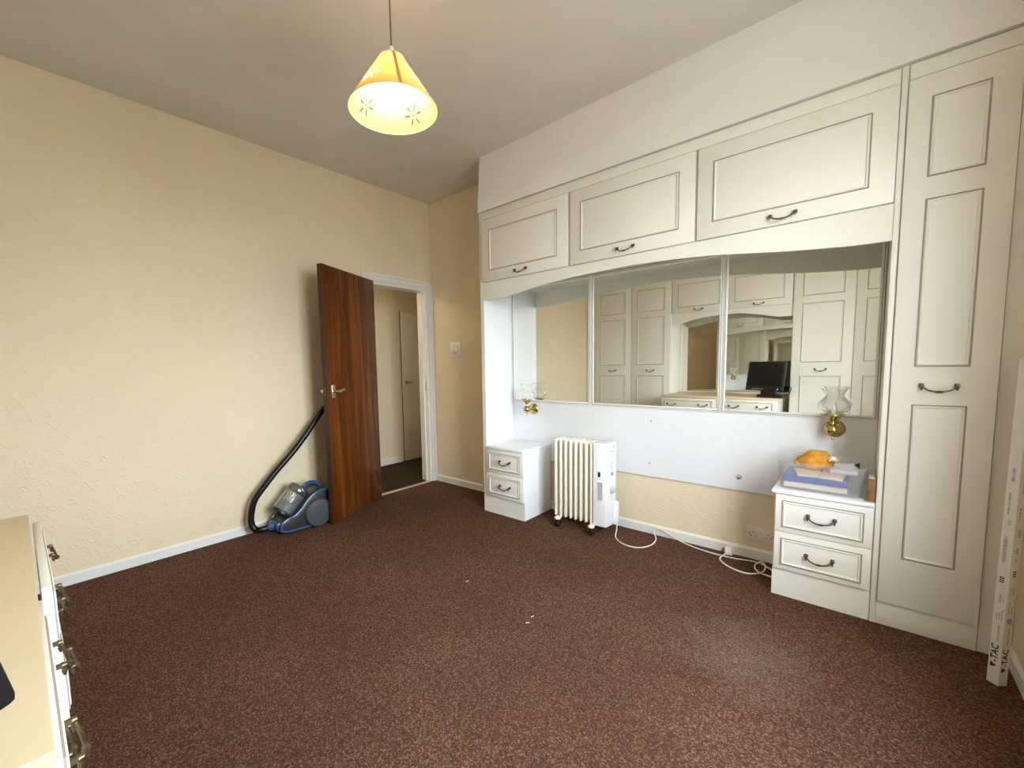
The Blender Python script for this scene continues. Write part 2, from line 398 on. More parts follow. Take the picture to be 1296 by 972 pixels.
struct('hall_leak_block', MB().box(HX - .2, HX - .17, .1, 1.4, 0, 2.3).box(HX - .17, HX - .1, .1, .13, 0, 2.3).box(HX - .17, HX - .1, 1.37, 1.4, 0, 2.3), PAPER_HALL, 'unseen wall added behind the white hall door to block outside light', 'wall')  # added out of sight to stop sky light leaking round the hall door
sk = MB().box(HX, HX + .014, -1.6, HD0 - .05, 0, .075, .003); struct('baseboard_hall', sk, GLOSSWHITE, 'white skirting board in the hall', 'skirting board')
d2 = thing('door_2', 'white flush hall door standing ajar, seen through the doorway', 'door', (HX + .01, HD0 + .01, 0), (0, 0, 0), kind='structure')
MB().box(-.035, 0.0, .0, HD1 - HD0 - .012, .003, HDH - .002, .002).build('leaf', GLOSSWHITE, d2, local=True)
hd = MB().lathe([(.024, 0), (.024, .006), (.012, .009), (.009, .04)], (0, 0, 0), 'x', 16)
hd.tube([(.036, 0, 0), (.04, .03, .002), (.038, .075, .0)], [.008, .008, .006], 8)
bmesh.ops.translate(hd.bm, verts=hd.bm.verts[:], vec=(0, .06, 1.01)); hd.build('lever_handle', BRASS, d2, local=True)
MB().box(HX - .09, HX + .004, HD0 - .002, HD0 + .006, 0, HDH).build('gap_shade_strip', DARK); tag(bpy.data.objects['gap_shade_strip'], 'dark strip painted as the shade in the gap along the edge of the white hall door', 'door frame', kind='structure')  # solid dark strip, the shade of the door gap put in as colour
hl = thing('hall_light', 'round white ceiling light in the hall', 'ceiling light', (-.62, -1.15, 2.2))
MB().lathe([(.11, 0), (.11, -.03), (.09, -.035)], (-.62, -1.15, 2.2), 'z', 24).build('base', WPL, hl)
m, t, b = newmat('hall_light_glow'); b.inputs['Base Color'].default_value = (.9, .85, .7, 1); b.inputs['Emission Color'].default_value = (1, .86, .64, 1); b.inputs['Emission Strength'].default_value = 34.0
MB().lathe([(.088, -.035), (.08, -.06), (.05, -.08), (.01, -.086)], (-.62, -1.15, 2.2), 'z', 24).build('diffuser', m, hl)

# the brown door, standing open into the room
ang = math.radians(24.5)
dn = Vector((math.cos(ang), math.sin(ang), 0))      # visible face normal
dl = Vector((math.sin(ang), -math.cos(ang), 0))     # from hinge to free edge
DL = .71; DTH = .04
hinge = Vector((.056, -.733, 0)) - dn * DTH
door = thing('door_1', 'open dark mahogany flush door with chrome lever handle', 'door', hinge, (0, 0, math.atan2(dl.y, dl.x)), kind='structure')
# local: x along leaf, y = normal (rotate z by 90 of x) -> check side
ny = 1 if Vector((-dl.y, dl.x, 0)).dot(dn) > 0 else -1
lf = MB().box(0, DL, 0, ny * DTH, .008, 1.985, .0015)
lf.build('leaf', WOOD, door, local=True)
MB().box(DL + .0002, DL + .003, ny * .0005, ny * (DTH - .0005), .009, 1.984, .0008).build('edge_lipping', pbr('door_edge_wood', (.055, .018, .006), .45, noise=(40, .3)), door, local=True)
def lever(side):
    y0 = ny * DTH if side > 0 else 0.0; s = ny * side; m_ = MB()
    m_.box(DL - .081, DL - .039, y0, y0 + s * .010, .983, 1.087, .0045)
    m_.lathe([(.011, 0), (.011, s * .03), (.009, s * .05)], (DL - .06, y0 + s * .008, 1.035), 'y', 14)
    m_.tube([(DL - .052, y0 + s * .050, 1.035), (DL - .075, y0 + s * .055, 1.036), (DL - .110, y0 + s * .052, 1.040), (DL - .142, y0 + s * .048, 1.047)], [.013, .0125, .0105, .007], 10)
    return m_
lever(1).build('lever_handle', CHROME, door, local=True)
lever(-1).build('lever_handle', CHROME, door, local=True)
MB().box(DL + .0025, DL + .0045, ny * .012, ny * .028, 1.005, 1.065).build('latch_plate', BRONZE, door, local=True)
for hz in (.2, 1.0, 1.75):
    MB().lathe([(.006, hz), (.006, hz + .08)], (-.004, ny * .02, 0), 'z', 10).build('hinge', CHROME, door, local=True)

# ------------------------------------------------------------------ fitted furniture
def handle_mesh():
    m_ = MB()
    for s in (-1, 1):
        m_.box(s * .050 - .008, s * .050 + .008, -.006, 0, -.009, .009, .0025)
        m_.lathe([(.0045, 0), (.005, -.012), (.0065, -.016), (.0045, -.022)], (s * .050, 0, 0), 'y', 10)
        m_.lathe([(.003, .002), (.0045, -.006), (.002, -.014)], (s * .050, -.018, -.006), 'z', 8)
    pts = [(-.050, -.018, 0), (-.044, -.021, -.008), (-.034, -.024, -.017), (-.018, -.026, -.023), (0, -.027, -.025), (.018, -.026, -.023), (.034, -.024, -.017), (.044, -.021, -.008), (.050, -.018, 0)]
    m_.tube(spline(pts, 3), .0034, 8)
    m_.lathe([(.0035, -.012), (.0052, -.008), (.0040, -.004), (.0066, 0), (.0040, .004), (.0052, .008), (.0035, .012)], (0, -.027, -.025), 'x', 10)
    o = m_.build('handle', BRONZE); me = o.data; bpy.data.objects.remove(o); return me
HANDLE = handle_mesh()
def handle(parent, x, y, z, s):
    return place('handle', HANDLE, parent, (x, y, z), (0, 0, 0 if s < 0 else PI))
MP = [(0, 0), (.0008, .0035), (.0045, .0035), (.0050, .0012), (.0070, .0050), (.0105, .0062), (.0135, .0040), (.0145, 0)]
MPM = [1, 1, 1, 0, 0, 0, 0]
def front(name, thing_, x0, x1, z0, z1, y, s, panels, handles, mat=None, th=.019, bev=.0025):
    """a door or drawer front whose outer face is at y facing s; panels = moulding rects, handles = [(x,z)]"""
    d = MB().box(x0, x1, y - s * th, y, z0, z1, bev).build(name, mat or UNIT, thing_)
    for p in panels:
        MB().ring(p[0], p[1], p[2], p[3], y, s, MP, MPM).build('panel_moulding', [mat or UNIT, UNITLINE], d, smooth=False)
    for hx, hz in handles: handle(d, hx, y, hz, s)
    return d
FY = -.39                     # carcass front plane on the mirror wall
OY = -3.36                    # carcass front plane opposite

# bulkheads
bk = MB(); 
A = [(1.028, -.402, 2.409), (WX, -.415, 2.409), (WX, -.425, H), (1.015, -.352, H)]
bmk = bk.bm; fv = [bmk.verts.new(p) for p in A]; bv = [bmk.verts.new((p[0], 0, p[2])) for p in A]
bmk.faces.new(fv); bmk.faces.new(bv[::-1])
for i in range(4): bmk.faces.new((fv[i], bv[i], bv[(i + 1) % 4], fv[(i + 1) % 4]))
bmesh.ops.recalc_face_normals(bmk, faces=bmk.faces[:])
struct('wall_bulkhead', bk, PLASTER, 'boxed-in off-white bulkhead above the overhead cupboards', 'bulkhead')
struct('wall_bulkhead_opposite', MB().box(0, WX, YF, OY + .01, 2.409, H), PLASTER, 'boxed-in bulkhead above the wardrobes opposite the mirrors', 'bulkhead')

# end panel on the left
ep = thing('end_panel', 'tall white end panel left of the mirrors beside the light switch', 'panel', (1.05, 0, 0))
MB().box(1.034, 1.066, -.388, -.001, 0, 2.405, .001).build('board', LAM, ep)
MB().box(1.033, 1.067, -.391, -.388, 0, 2.405).build('edge_strip', UNIT, ep)

def overhead(x0, x1, hx, label, s, yf, yb, z0=1.864, z1=2.336, left=None, right=None):
    t_ = thing('overhead_cupboard', label, 'cupboard', ((x0 + x1) / 2, (yf + yb) / 2, z0), group='overhead cupboards')
    cl = left if left is not None else x0; cr = right if right is not None else x1
    MB().box(cl + .001, cr - .001, yf, yb, z0 + .002, 2.405).build('carcass', UNIT, t_)
    front('door', t_, x0, x1, z0, z1, yf + s * .0205, s, [(x0 + .074, x1 - .08, 1.943, 2.254)], [(hx, 1.908)])
    return t_
overhead(1.072, 1.836, 1.448, 'leftmost white overhead cupboard above the mirrors, next to the bare wall', -1, FY, -.002, left=1.068, right=1.846)
overhead(1.857, 2.619, 2.234, 'middle white overhead cupboard above the mirrors', -1, FY, -.002, left=1.846, right=2.626)
overhead(2.632, 3.3985, 3.014, 'rightmost white overhead cupboard above the mirrors, next to the tall wardrobe', -1, FY, -.002, left=2.626, right=3.4005)
# dark shadow strips between the doors are simple gaps; add the scribe rail below the bulkhead
sr = thing('scribe_rail', 'white scribe rail between overhead cupboards and bulkhead', 'rail', (1.07, FY, 2.34))
MB().box(1.069, 3.396, FY - .012, FY - .0005, 2.341, 2.4, .001).build('rail', UNIT, sr)
MB().box(3.425, WX - .001, FY - .012, FY - .0005, 2.341, 2.4, .001).build('rail', UNIT, sr)

# wavy valance under the cupboards
def valance(name, label, pts, zt, y0, y1, x0):
    m_ = MB(); bm = m_.bm
    sm = spline([(p[0], 0, p[1]) for p in pts], 6); n = len(sm)
    rows = []
    for (yy) in (y0, y1):
        rows.append(([bm.verts.new((p.x, yy, p.z)) for p in sm], [bm.verts.new((p.x, yy, zt)) for p in sm]))
    for i in range(n - 1):
        for (lo, hi) in rows: bm.faces.new((lo[i], lo[i + 1], hi[i + 1], hi[i]))
        bm.faces.new((rows[0][0][i], rows[0][0][i + 1], rows[1][0][i + 1], rows[1][0][i]))
        bm.faces.new((rows[0][1][i], rows[0][1][i + 1], rows[1][1][i + 1], rows[1][1][i]))
    for k in (0, n - 1): bm.faces.new((rows[0][0][k], rows[0][1][k], rows[1][1][k], rows[1][0][k]))
    bmesh.ops.recalc_face_normals(bm, faces=bm.faces[:])
    o = m_.build(name, UNIT); tag(o, label, 'valance'); return o
valance('valance', 'white wavy-edged valance board under the three overhead cupboards above the mirrors',
        [(1.068, 1.731), (1.17, 1.728), (1.335, 1.737), (1.55, 1.764), (1.78, 1.785), (2.0, 1.795), (2.2, 1.799), (2.41, 1.795), (2.70, 1.776), (3.03, 1.735), (3.245, 1.715), (3.32, 1.711), (3.401, 1.709)],
        1.863, FY - .0005, FY + .0175, 1.068)

# headboard panel and mirrors on the back wall
hb = thing('headboard_panel', 'plain white headboard panel below the mirrors', 'panel', (2.2, 0, .414))
MB().box(1.068, 3.399, -.02, -.001, .414, 1.86, .001).build('board', LAM, hb)
for x, z in ((2.261, .803), (2.255, .507)):
    MB().lathe([(.0055, 0), (.0055, -.002), (.003, -.004)], (x, -.02, z), 'y', 10).build('screw_cap', GREYPR, hb)
MB().lathe([(.016, 0), (.016, -.004), (.010, -.012), (.004, -.015)], (2.796, -.02, .497), 'y', 16).build('plastic_stud', CHROME, hb)
MIRS = [(1.069, 1.812, 'left mirror panel above the headboard, reflecting bare cream wall'), (1.814, 2.688, 'middle mirror panel, reflecting the double wardrobe'), (2.690, 3.398, 'right mirror panel, reflecting the monitor')]
for x0, x1, lab in MIRS:
    t_ = thing('wall_mirror', lab, 'mirror', ((x0 + x1) / 2, -.02, .90), group='mirror panels above the headboard')
    MB().box(x0 + .012, x1 - .012, -.0265, -.0205, .905, 1.855).build('glass', MIRROR, t_, smooth=False)
    fr = MB(); z0, z1 = .892, 1.859; wv = .020
    for (a, b_, c, d) in ((x0, x0 + wv, z0, z1), (x1 - wv, x1, z0, z1), (x0 + wv, x1 - wv, z0, z0 + wv), (x0 + wv, x1 - wv, z1 - wv, z1)):
        fr.box(a, b_, -.032, -.021, c, d, .003)
    fr.build('frame', ALU, t_)
    MB().ring(x0 + .007, x1 - .007, z0 + .007, z1 - .007, -.0318, -1, [(0, 0), (.0005, .001), (.0035, .001), (.004, 0)], [0, 0, 0]).build('frame_line', UNITLINE, t_, smooth=False)

# bedside drawer chests
def chest(x0, x1, label, handles_dx, ov):
    t_ = thing('bedside_chest', label, 'drawer chest', ((x0 + x1) / 2, FY / 2, 0), group='bedside drawer chests')
    MB().box(x0, x1, FY + .004, -.021, .0, .535, .001).build('carcass', LAM, t_)
    MB().box(x0 - ov[0], x1 - ov[1], FY - .022, -.021, .536, .556, .005).build('top', LAM, t_)
    for z0, z1, zh in ((.342, .533, .445), (.146, .339, .246)):
        front('drawer', t_, x0 + .006, x1 - .003, z0, z1, FY - .0165, -1, [(x0 + .032, x1 - .032, z0 + .024, z1 - .028)], [(handles_dx, zh)])
    MB().box(x0, x1, FY - .001, FY + .004, 0, .143).build('plinth', UNIT, t_)
    return t_
c1 = chest(1.069, 1.447, 'narrow white two-drawer bedside chest left of the oil heater', 1.270, (0, -.004))
for y in (-.36, -.325):
    MB().lathe([(.004, 0), (.004, .0015)], (1.447, y, .515), 'x', 8).build('screw_cover', GREYPR, c1)
c2 = chest(3.026, 3.399, 'white two-drawer bedside chest with the plastic box on top', 3.214, (.012, 0))

# tall wardrobe on the right
tw = thing('tall_wardrobe', 'tall narrow white wardrobe with one panelled door at far right', 'wardrobe', (3.6, FY / 2, 0))
MB().box(3.4005, 3.725, FY, -.002, .0, 2.405, .001).build('carcass', UNIT, tw)
MB().box(3.4015, 3.4215, FY - .006, FY - .0005, .0, 2.405, .001).build('edge_strip', UNIT, tw)
MB().box(3.726, WX - .001, FY, FY + .018, .0, 2.405, .001).build('filler_panel', UNIT, tw)
MB().box(3.422, 3.7245, FY - .003, FY - .0005, 0, .108, .001).build('plinth', UNIT, tw)
WP = lambda a, b_: [(a, b_, 1.936, 2.249), (a, b_, 1.168, 1.851), (a, b_, .328, 1.010)]
front('door', tw, 3.424, 3.722, .114, 2.335, FY - .021, -1, WP(3.491, 3.648), [(3.566, 1.091)])

# fitted furniture opposite (seen in the mirrors)
def wardrobe2(name, label, doors, x0, x1):
    t_ = thing(name, label, 'wardrobe', ((x0 + x1) / 2, (OY + YF) / 2, 0), group='double wardrobes opposite the mirrors')
    MB().box(x0, x1, YF + .001, OY, 0, 2.405, .001).build('carcass', UNIT, t_)
    for a, b_ in doors:
        front('door', t_, a, b_, .114, 2.335, OY + .0205, 1, WP(a + .085, b_ - .09), [((a + b_) / 2, 1.091)])
    return t_
wardrobe2('double_wardrobe', 'white double wardrobe reflected in the middle mirror', [(.172, .744), (.750, 1.312)], .001, 1.318)
wardrobe2('double_wardrobe', 'white double wardrobe reflected at the right end of the right mirror', [(2.690, 3.234), (3.240, 3.79)], 2.682, WX - .001)
def over2(x0, x1, hx, label):
    overhead(x0, x1, hx, label, 1, OY, YF + .002)
over2(1.322, 1.994, 1.66, 'white overhead cupboard reflected at the right of the middle mirror')
over2(2.004, 2.678, 2.34, 'white overhead cupboard reflected in the right mirror above the monitor')
valance('valance', 'wavy white valance board above the dressing table, seen in the mirrors',
        [(1.319, 1.717), (1.41, 1.722), (1.53, 1.75), (1.66, 1.778), (1.9, 1.80), (2.08, 1.803), (2.16, 1.801), (2.355, 1.766), (2.52, 1.727), (2.60, 1.722), (2.681, 1.721)],
        1.8635, OY - .0175, OY + .0005, 1.319)
dm = thing('dressing_mirror', 'wide mirror behind the monitor on the dressing table', 'mirror', (2.0, YF, .77))
MB().box(1.345, 2.655, YF + .002, YF + .008, .775, 1.858).build('glass', MIRROR, dm, smooth=False)
fr = MB()
for a, b_, c, d in ((1.319, 1.345, .758, 1.86), (2.655, 2.681, .758, 1.86), (1.345, 2.655, .758, .776), (1.345, 2.655, 1.845, 1.86)): fr.box(a, b_, YF + .001, YF + .016, c, d, .003)
fr.build('frame', UNIT, dm)

# dressing table
TY = -2.972
dt = thing('dressing_table', 'cream topped dressing table with brass-handled drawers at lower left', 'dressing table', (1.97, -3.35, 0))
MB().box(1.325, 2.625, YF + .02, TY, .735, .755, .002).build('table_top', CREAMTOP, dt)
for a, b_ in ((1.33, 1.98), (2.05, 2.612)):
    MB().box(a, b_, -3.70, TY - .02, .02, .734).build('pedestal', UNIT, dt)
MB().box(1.9805, 2.0495, -3.70, TY - .05, .55, .734).build('apron', UNIT, dt)
def tdrawer(a, b_, z0, z1, yo, open_):
    d = front('drawer', dt, a, b_, z0, z1, yo, 1, [(a + .03, b_ - .03, z0 + .025, z1 - .025)], [(a + .123, (z0 + z1) / 2 + .012), (b_ - .135, (z0 + z1) / 2 + .012)], th=.018)
    if open_:
        MB().box(a + .02, b_ - .02, yo - .35, yo - .0185, z0 + .02, z1 - .03).build('drawer_box', CREAMTOP, d)
tdrawer(1.337, 1.976, .560, .728, TY + .024, False)
tdrawer(1.337, 1.976, .375, .552, TY + .030, False)
tdrawer(1.337, 1.976, .10, .367, TY - .001, False)
tdrawer(2.056, 2.606, .560, .732, TY + .006, False)
tdrawer(2.056, 2.606, .375, .552, TY + .000, False)
tdrawer(2.056, 2.606, .10, .367, TY + .000, False)

# monitor on the table: local frame, x to the viewer's left... screen faces +y
mo = thing('monitor', 'black flat-screen monitor on the dressing table, seen in the right mirror', 'monitor', (2.49, -3.158, .7555), (0, 0, math.radians(20)))
tl = math.radians(11)
def tilt(o_mb, piv=(0, 0, .085)):
    Rm = Matrix.Translation(Vector(piv)) @ Matrix.Rotation(tl, 4, 'X') @ Matrix.Translation(-Vector(piv))
    bmesh.ops.transform(o_mb.bm, matrix=Rm, verts=o_mb.bm.verts[:]); return o_mb
scr_bm = MB().box(-.205, .205, .055, .10, .072, .42, .008); tilt(scr_bm); scr_bm.build('bezel', BLACKPL, mo, local=True)
s2 = MB().box(-.187, .187, .0995, .1015, .125, .40); tilt(s2); s2.build('screen', pbr('dark_screen', (.008, .008, .009), .25), mo, local=True)
s3 = MB().box(-.10, .10, .02, .055, .14, .34, .02); tilt(s3); s3.build('rear_housing', BLACKPL, mo, local=True)
MB().box(-.06, .10, -.02, .04, .01, .20, .006).build('neck', BLACKPL, mo, local=True)
MB().box(-.10, .17, -.12, .045, 0, .034, .006).build('foot', BLACKPL, mo, local=True)
for i in range(6):
    bb = MB().box(-.125 + i * .022, -.125 + i * .022 + .014, .0995, .1025, .082, .094, .001); tilt(bb); bb.build('button', CHROME, mo, local=True)
bb = MB().box(.15, .165, .0995, .1015, .082, .094); tilt(bb); bb.build('sticker', WPL, mo, local=True)
MB().tube(spline([(.17, .05, .12), (.225, .02, .16), (.252, .0, .12), (.235, -.01, .07), (.20, -.02, .03), (.15, -.03, .010)], 6), .004, 6).build('cable', RUBBER, mo, local=True)

# ------------------------------------------------------------------ pendant lamp
LX, LY = 1.895, -1.86; ZB, ZT = 2.238, 2.432; RB, RT = .176, .048
lp = thing('pendant_lamp', 'lit pendant lamp with a cream cone shade and cut-out flowers', 'pendant lamp', (LX, LY, ZB))
MB().lathe([(.012, H - .035), (.04, H - .02), (.045, H - .0005)], (LX, LY, 0), 'z', 24).build('ceiling_rose', WPL, lp)
MB().tube([(LX, LY, H - .03), (LX, LY, 2.6), (LX, LY, ZT + .02)], .0032, 8).build('flex', pbr('brown_flex', (.20, .13, .09), .6), lp)
MB().lathe([(.008, ZT + .045), (.011, ZT + .03), (.02, ZT + .01), (.02, ZT - .035), (.015, ZT - .04)], (LX, LY, 0), 'z', 16).build('lamp_holder', WPL, lp)
m, t, b = newmat('shade_fabric'); t.nodes.remove(b)
df = t.nodes.new('ShaderNodeBsdfDiffuse'); ts = t.nodes.new('ShaderNodeBsdfTranslucent'); mx = t.nodes.new('ShaderNodeMixShader')
df.inputs[0].default_value = (.78, .60, .27, 1); ts.inputs[0].default_value = (.80, .40, .09, 1); mx.inputs[0].default_value = .22
t.links.new(df.outputs[0], mx.inputs[1]); t.links.new(ts.outputs[0], mx.inputs[2]); t.links.new(mx.outputs[0], t.nodes['Material Output'].inputs[0]); SHADE = m
NT, NS = 520, 110
SL = math.hypot(RB - RT, ZB - ZT)
flowers = [(math.radians(a), fs) for a, fs in ((106, .27), (196, .30), (285, .36), (13, .34))]
def hole(th, s):
    r = RT + (RB - RT) * s
    for fa, fs in flowers:
        fs2 = 1 - fs
        da = (th - fa + PI) % (2 * PI) - PI
        px = da * r; py = (s - fs2) * SL
        if abs(px) > .06 or abs(py) > .06: continue
        rr = math.hypot(px, py)
        if rr < .0045: return True
        if rr < .012 or rr > .044: continue
        a = math.atan2(py, px); k = round(a / (PI / 3)); dlt = a - k * PI / 3
        wv_ = .0042 * math.sin(PI * (rr - .010) / .036) + .0004
        if abs(rr * math.sin(dlt)) < wv_: return True
    return False
sm = MB(); bm = sm.bm; grid = []
for j in range(NS + 1):
    s = j / NS; r = RT + (RB - RT) * s; z = ZT + (ZB - ZT) * s
    grid.append([bm.verts.new((LX + r * math.cos(2 * PI * i / NT), LY + r * math.sin(2 * PI * i / NT), z)) for i in range(NT)])
for j in range(NS):
    for i in range(NT):
        if hole(2 * PI * (i + .5) / NT, (j + .5) / NS): continue
        bm.faces.new((grid[j][i], grid[j + 1][i], grid[j + 1][(i + 1) % NT], grid[j][(i + 1) % NT]))
shade = sm.build('lamp_shade', SHADE, lp, angle=80)
for r, z in ((RB, ZB), (RT, ZT)):
    MB().tube([(LX + r * math.cos(2 * PI * i / 64), LY + r * math.sin(2 * PI * i / 64), z) for i in range(64)], .0028, 6, closed=True).build('rim', pbr('shade_rim', (.80, .66, .38), .7), shade)
sp_ = MB(); bm = sp_.bm; fa = math.radians(332); prev = None
for j in range(9):
    s = j / 8; r = RT + (RB - RT) * s + .0015; z = ZT + (ZB - ZT) * s; da = .007 / r
    cur = [bm.verts.new((LX + r * math.cos(fa + q), LY + r * math.sin(fa + q), z)) for q in (-da, da)]
    if prev: bm.faces.new((prev[0], cur[0], cur[1], prev[1]))
    prev = cur
sp_.build('seam', pbr('shade_seam', (.62, .36, .12), .7), shade)
for a in (0, 2 * PI / 3, 4 * PI / 3):
    MB().tube([(LX + .018 * math.cos(a), LY + .018 * math.sin(a), ZT - .02), (LX + (RT - .002) * math.cos(a), LY + (RT - .002) * math.sin(a), ZT - .002)], .0012, 5).build('shade_carrier_wire', WPL, lp)

m, t, b = newmat('bulb_glow'); b.inputs['Base Color'].default_value = (1, .9, .7, 1); b.inputs['Emission Color'].default_value = (1, .70, .36, 1); b.inputs['Emission Strength'].default_value = BULB
MB().lathe([(.013, ZT - .04), (.014, ZT - .055), (.026, ZT - .082), (.030, ZT - .10), (.026, ZT - .119), (.012, ZT - .13), (.002, ZT - .132)], (LX, LY, 0), 'z', 20).build('bulb', m, lp)

# ------------------------------------------------------------------ wall lights
def sconce(cx, label):
    t_ = thing('wall_light', label, 'wall light', (cx, -.02, .84), group='brass wall lights below the mirrors')
    cyy = -.118
    MB().lathe([(.046, 0), (.046, -.006), (.040, -.014), (.026, -.021), (.012, -.026), (.008, -.03)], (cx + .004, -.0205, .835), 'y', 28).build('backplate', BRASS, t_)
    MB().tube(spline([(cx + .003, -.045, .835), (cx + .001, -.07, .833), (cx, -.095, .836), (cx, cyy, .838)], 5), .0055, 8).build('arm', BRASS, t_)
    u = MB().lathe([(.0015, .787), (.005, .795), (.003, .803), (.008, .808), (.024, .818), (.031, .834), (.031, .846), (.024, .862), (.010, .872), (.008, .880), (.014, .888), (.018, .893), (.008, .897)], (cx, cyy, 0), 'z', 20)
    u.build('oil_font', BRASS, t_)
    g = MB().lathe([(.012, .893), (.026, .898), (.040, .915), (.047, .917), (.047, .921), (.038, .921), (.024, .905), (.008, .902)], (cx, cyy, 0), 'z', 28)
    for k in range(8):
        a = 2 * PI * k / 8; g.tube([(cx + .043 * math.cos(a), cyy + .043 * math.sin(a), .918), (cx + .054 * math.cos(a), cyy + .054 * math.sin(a), .923)], .0028, 6)
    g.build('gallery', BRASS, t_)
    def rf(r, h, a):
        k = max(0., (h - 1.015) / .045); q = max(0, 1 - abs(h - .965) / .04)
        return r * (1 +   .17 * k * math.cos(9 * a) + .02 * q * math.cos(18 * a))
    sh = MB().lathe([(.040, .921), (.046, .928), (.060, .943), (.067, .960), (.066, .972), (.055, .990), (.041, 1.005), (.0365, 1.015), (.038, 1.028), (.044, 1.042), (.049, 1.052), (.051, 1.056)], (cx, cyy, 0), 'z', 72, rf, False, False)
    sh.build('glass_shade', GLASS, t_, angle=80)
    MB().lathe([(.010, .900), (.010, .935), (.011, .940), (.006, .965), (.002, .975)], (cx, cyy, 0), 'z', 12).build('candle_bulb', pbr('frosted_bulb', (.82, .80, .75), .3), t_)
sconce(1.279, 'brass wall light with ruffled glass shade above the left bedside chest')
sconce(3.228, 'brass wall light with ruffled glass shade above the plastic box')

# ------------------------------------------------------------------ switch and socket
ls = thing('light_switch', 'white square light switch on the bare cream wall by the doorway', 'light switch', (.34, 0, 1.37))
MB().box(.268, .412, -.006, -.0005, 1.297, 1.443, .002).build('surround', WPL, ls)
MB().box(.292, .388, -.014, -.006, 1.325, 1.421, .003).build('plate', pbr('switch_plate', (.74, .72, .68), .35), ls)
for x in (.32, .352): MB().box(x - .0065, x + .0145, -.019, -.014, 1.355, 1.392, .002).build('rocker', WPL, ls)
so = thing('double_socket', 'white double wall socket beside the right bedside chest', 'wall socket', (2.915, 0, .16))
MB().box(2.846, 2.992, -.010, -.0005, .116, .204, .003).build('plate', pbr('socket_plate', (.80, .74, .66), .4), so)
for ox in (2.879, 2.957):
    for dx, dz, w_, h_ in ((0, .012, .004, .008), (-.011, -.010, .007, .004), (.011, -.010, .007, .004)):
        MB().box(ox + dx - w_ / 2, ox + dx + w_ / 2, -.0105, -.0095, .156 + dz - h_ / 2, .156 + dz + h_ / 2).build('pin_hole', DARK, so)
for ox in (2.905, 2.931): MB().box(ox - .006, ox + .006, -.0125, -.010, .172, .190, .001).build('switch', WPL, so)
for ox in (2.860, 2.978): MB().lathe([(.0035, 0), (.003, -.001)], (ox, -.010, .16), 'y', 10).build('screw', BRASS, so)

# ------------------------------------------------------------------ oil heater
ra = thing('oil_heater', 'cream oil-filled heater with ribbed fins on black castors', 'heater', (1.86, -.22, 0))
fin = MB(); fin.box(-.0085, .0085, -.078, .078, .075, .655, .008, 3)
fo = fin.build('fin', RADW); fm = fo.data; bpy.data.objects.remove(fo)
NF = 8
for i in range(NF): place('fin', fm, ra, (1.662 + i * .0412, -.22, 0))
for zz, nm in ((.60, 'upper_header'), (.13, 'lower_header')):
    MB().tube([(1.655, -.22, zz), (1.985, -.22, zz)], .028, 14).build(nm, RADW, ra)
wb = MB().box(-.0115, .0115, -.025, .025, .12, .61).build('fin_web', RADW); wbm = wb.data; bpy.data.objects.remove(wb)
for i in range(NF - 1): place('fin_web', wbm, ra, (1.662 + (i + .5) * .0412, -.22, 0))
hs = MB().prism([(1.972, -.300), (2.055, -.300), (2.068, -.292), (2.073, -.22), (2.068, -.148), (2.055, -.140), (1.972, -.140)], 'z', .075, .662, .006)
hs.build('control_housing', HOUSW, ra)
MB().box(2.006, 2.046, -.3035, -.3005, .262, .395).build('vent_surround', WPL, ra)
vg = MB()
for k in range(12): vg.box(2.010, 2.042, -.3050, -.3036, .268 + k * .0103, .274 + k * .0103)
vg.build('vent_grille', GREYPR, ra)['kind'] = 'stuff'
MB().box(2.010, 2.026, -.3055, -.3005, .428, .462, .002).build('rocker_switch', BLACKPL, ra)
MB().lathe([(.030, 0), (.030, .004), (.022, .008), (.020, .02), (.016, .022)], (2.0725, -.22, .33), 'x', 20).build('thermostat_dial', pbr('dial_grey', (.52, .54, .58), .4), ra)
pm = MB()
for z0, z1, y0, y1 in ((.43, .455, -.235, -.205), (.60, .604, -.25, -.19), (.625, .640, -.205, -.190), (.57, .573, -.24, -.20), (.54, .555, -.222, -.219), (.515, .518, -.235, -.205), (.49, .505, -.235, -.232), (.47, .473, -.235, -.205)):
    pm.box(2.0700, 2.0742, y0, y1, z0, z1)
pm.build('printed_marks', GREYPR, ra)['kind'] = 'stuff'
cw = MB().prism([(-.205, .085), (-.160, .085), (-.150, .16), (-.160, .235), (-.180, .24), (-.205, .17)], 'x', 2.072, 2.098, .006); cw.build('cord_wrap', HOUSW, ra)
for x in (1.690, 1.962):
    br = MB().box(x - .016, x + .016, -.315, -.125, .062, .076, .004); br.lathe([(.022, .058), (.024, .066), (.018, .074)], (x, -.310, 0), 'z', 16); br.lathe([(.022, .058), (.024, .066), (.018, .074)], (x, -.130, 0), 'z', 16)
    br.build('castor_bracket', RADW, ra)
    for y in (-.310, -.130):
        cs = MB()
        for s in (-1, 1): cs.lathe([(.016, s * .004), (.0265, s * .005), (.0265, s * .014), (.020, s * .019)], (x, y, .0268), 'x', 18)
        cs.lathe([(.006, .020), (.006, .060)], (x, y, 0), 'z', 8)
        cs.build('castor', BLACKPL, ra)
cp = [(2.095, -.18, .10), (2.10, -.20, .045), (2.12, -.255, .008), (2.206, -.318, .005), (2.30, -.305, .005), (2.345, -.21, .005), (2.335, -.10, .006), (2.30, -.045, .035), (2.335, -.03, .055), (2.40, -.035, .035), (2.48, -.045, .010), (2.576, -.074, .005), (2.695, -.094, .005), (2.80, -.086, .005), (2.885, -.062, .005), (2.942, -.075, .006), (2.985, -.12, .010), (3.022, -.14, .01)]
MB().tube(spline(cp, 8), .0042, 8).build('power_cord', CABLE, ra)
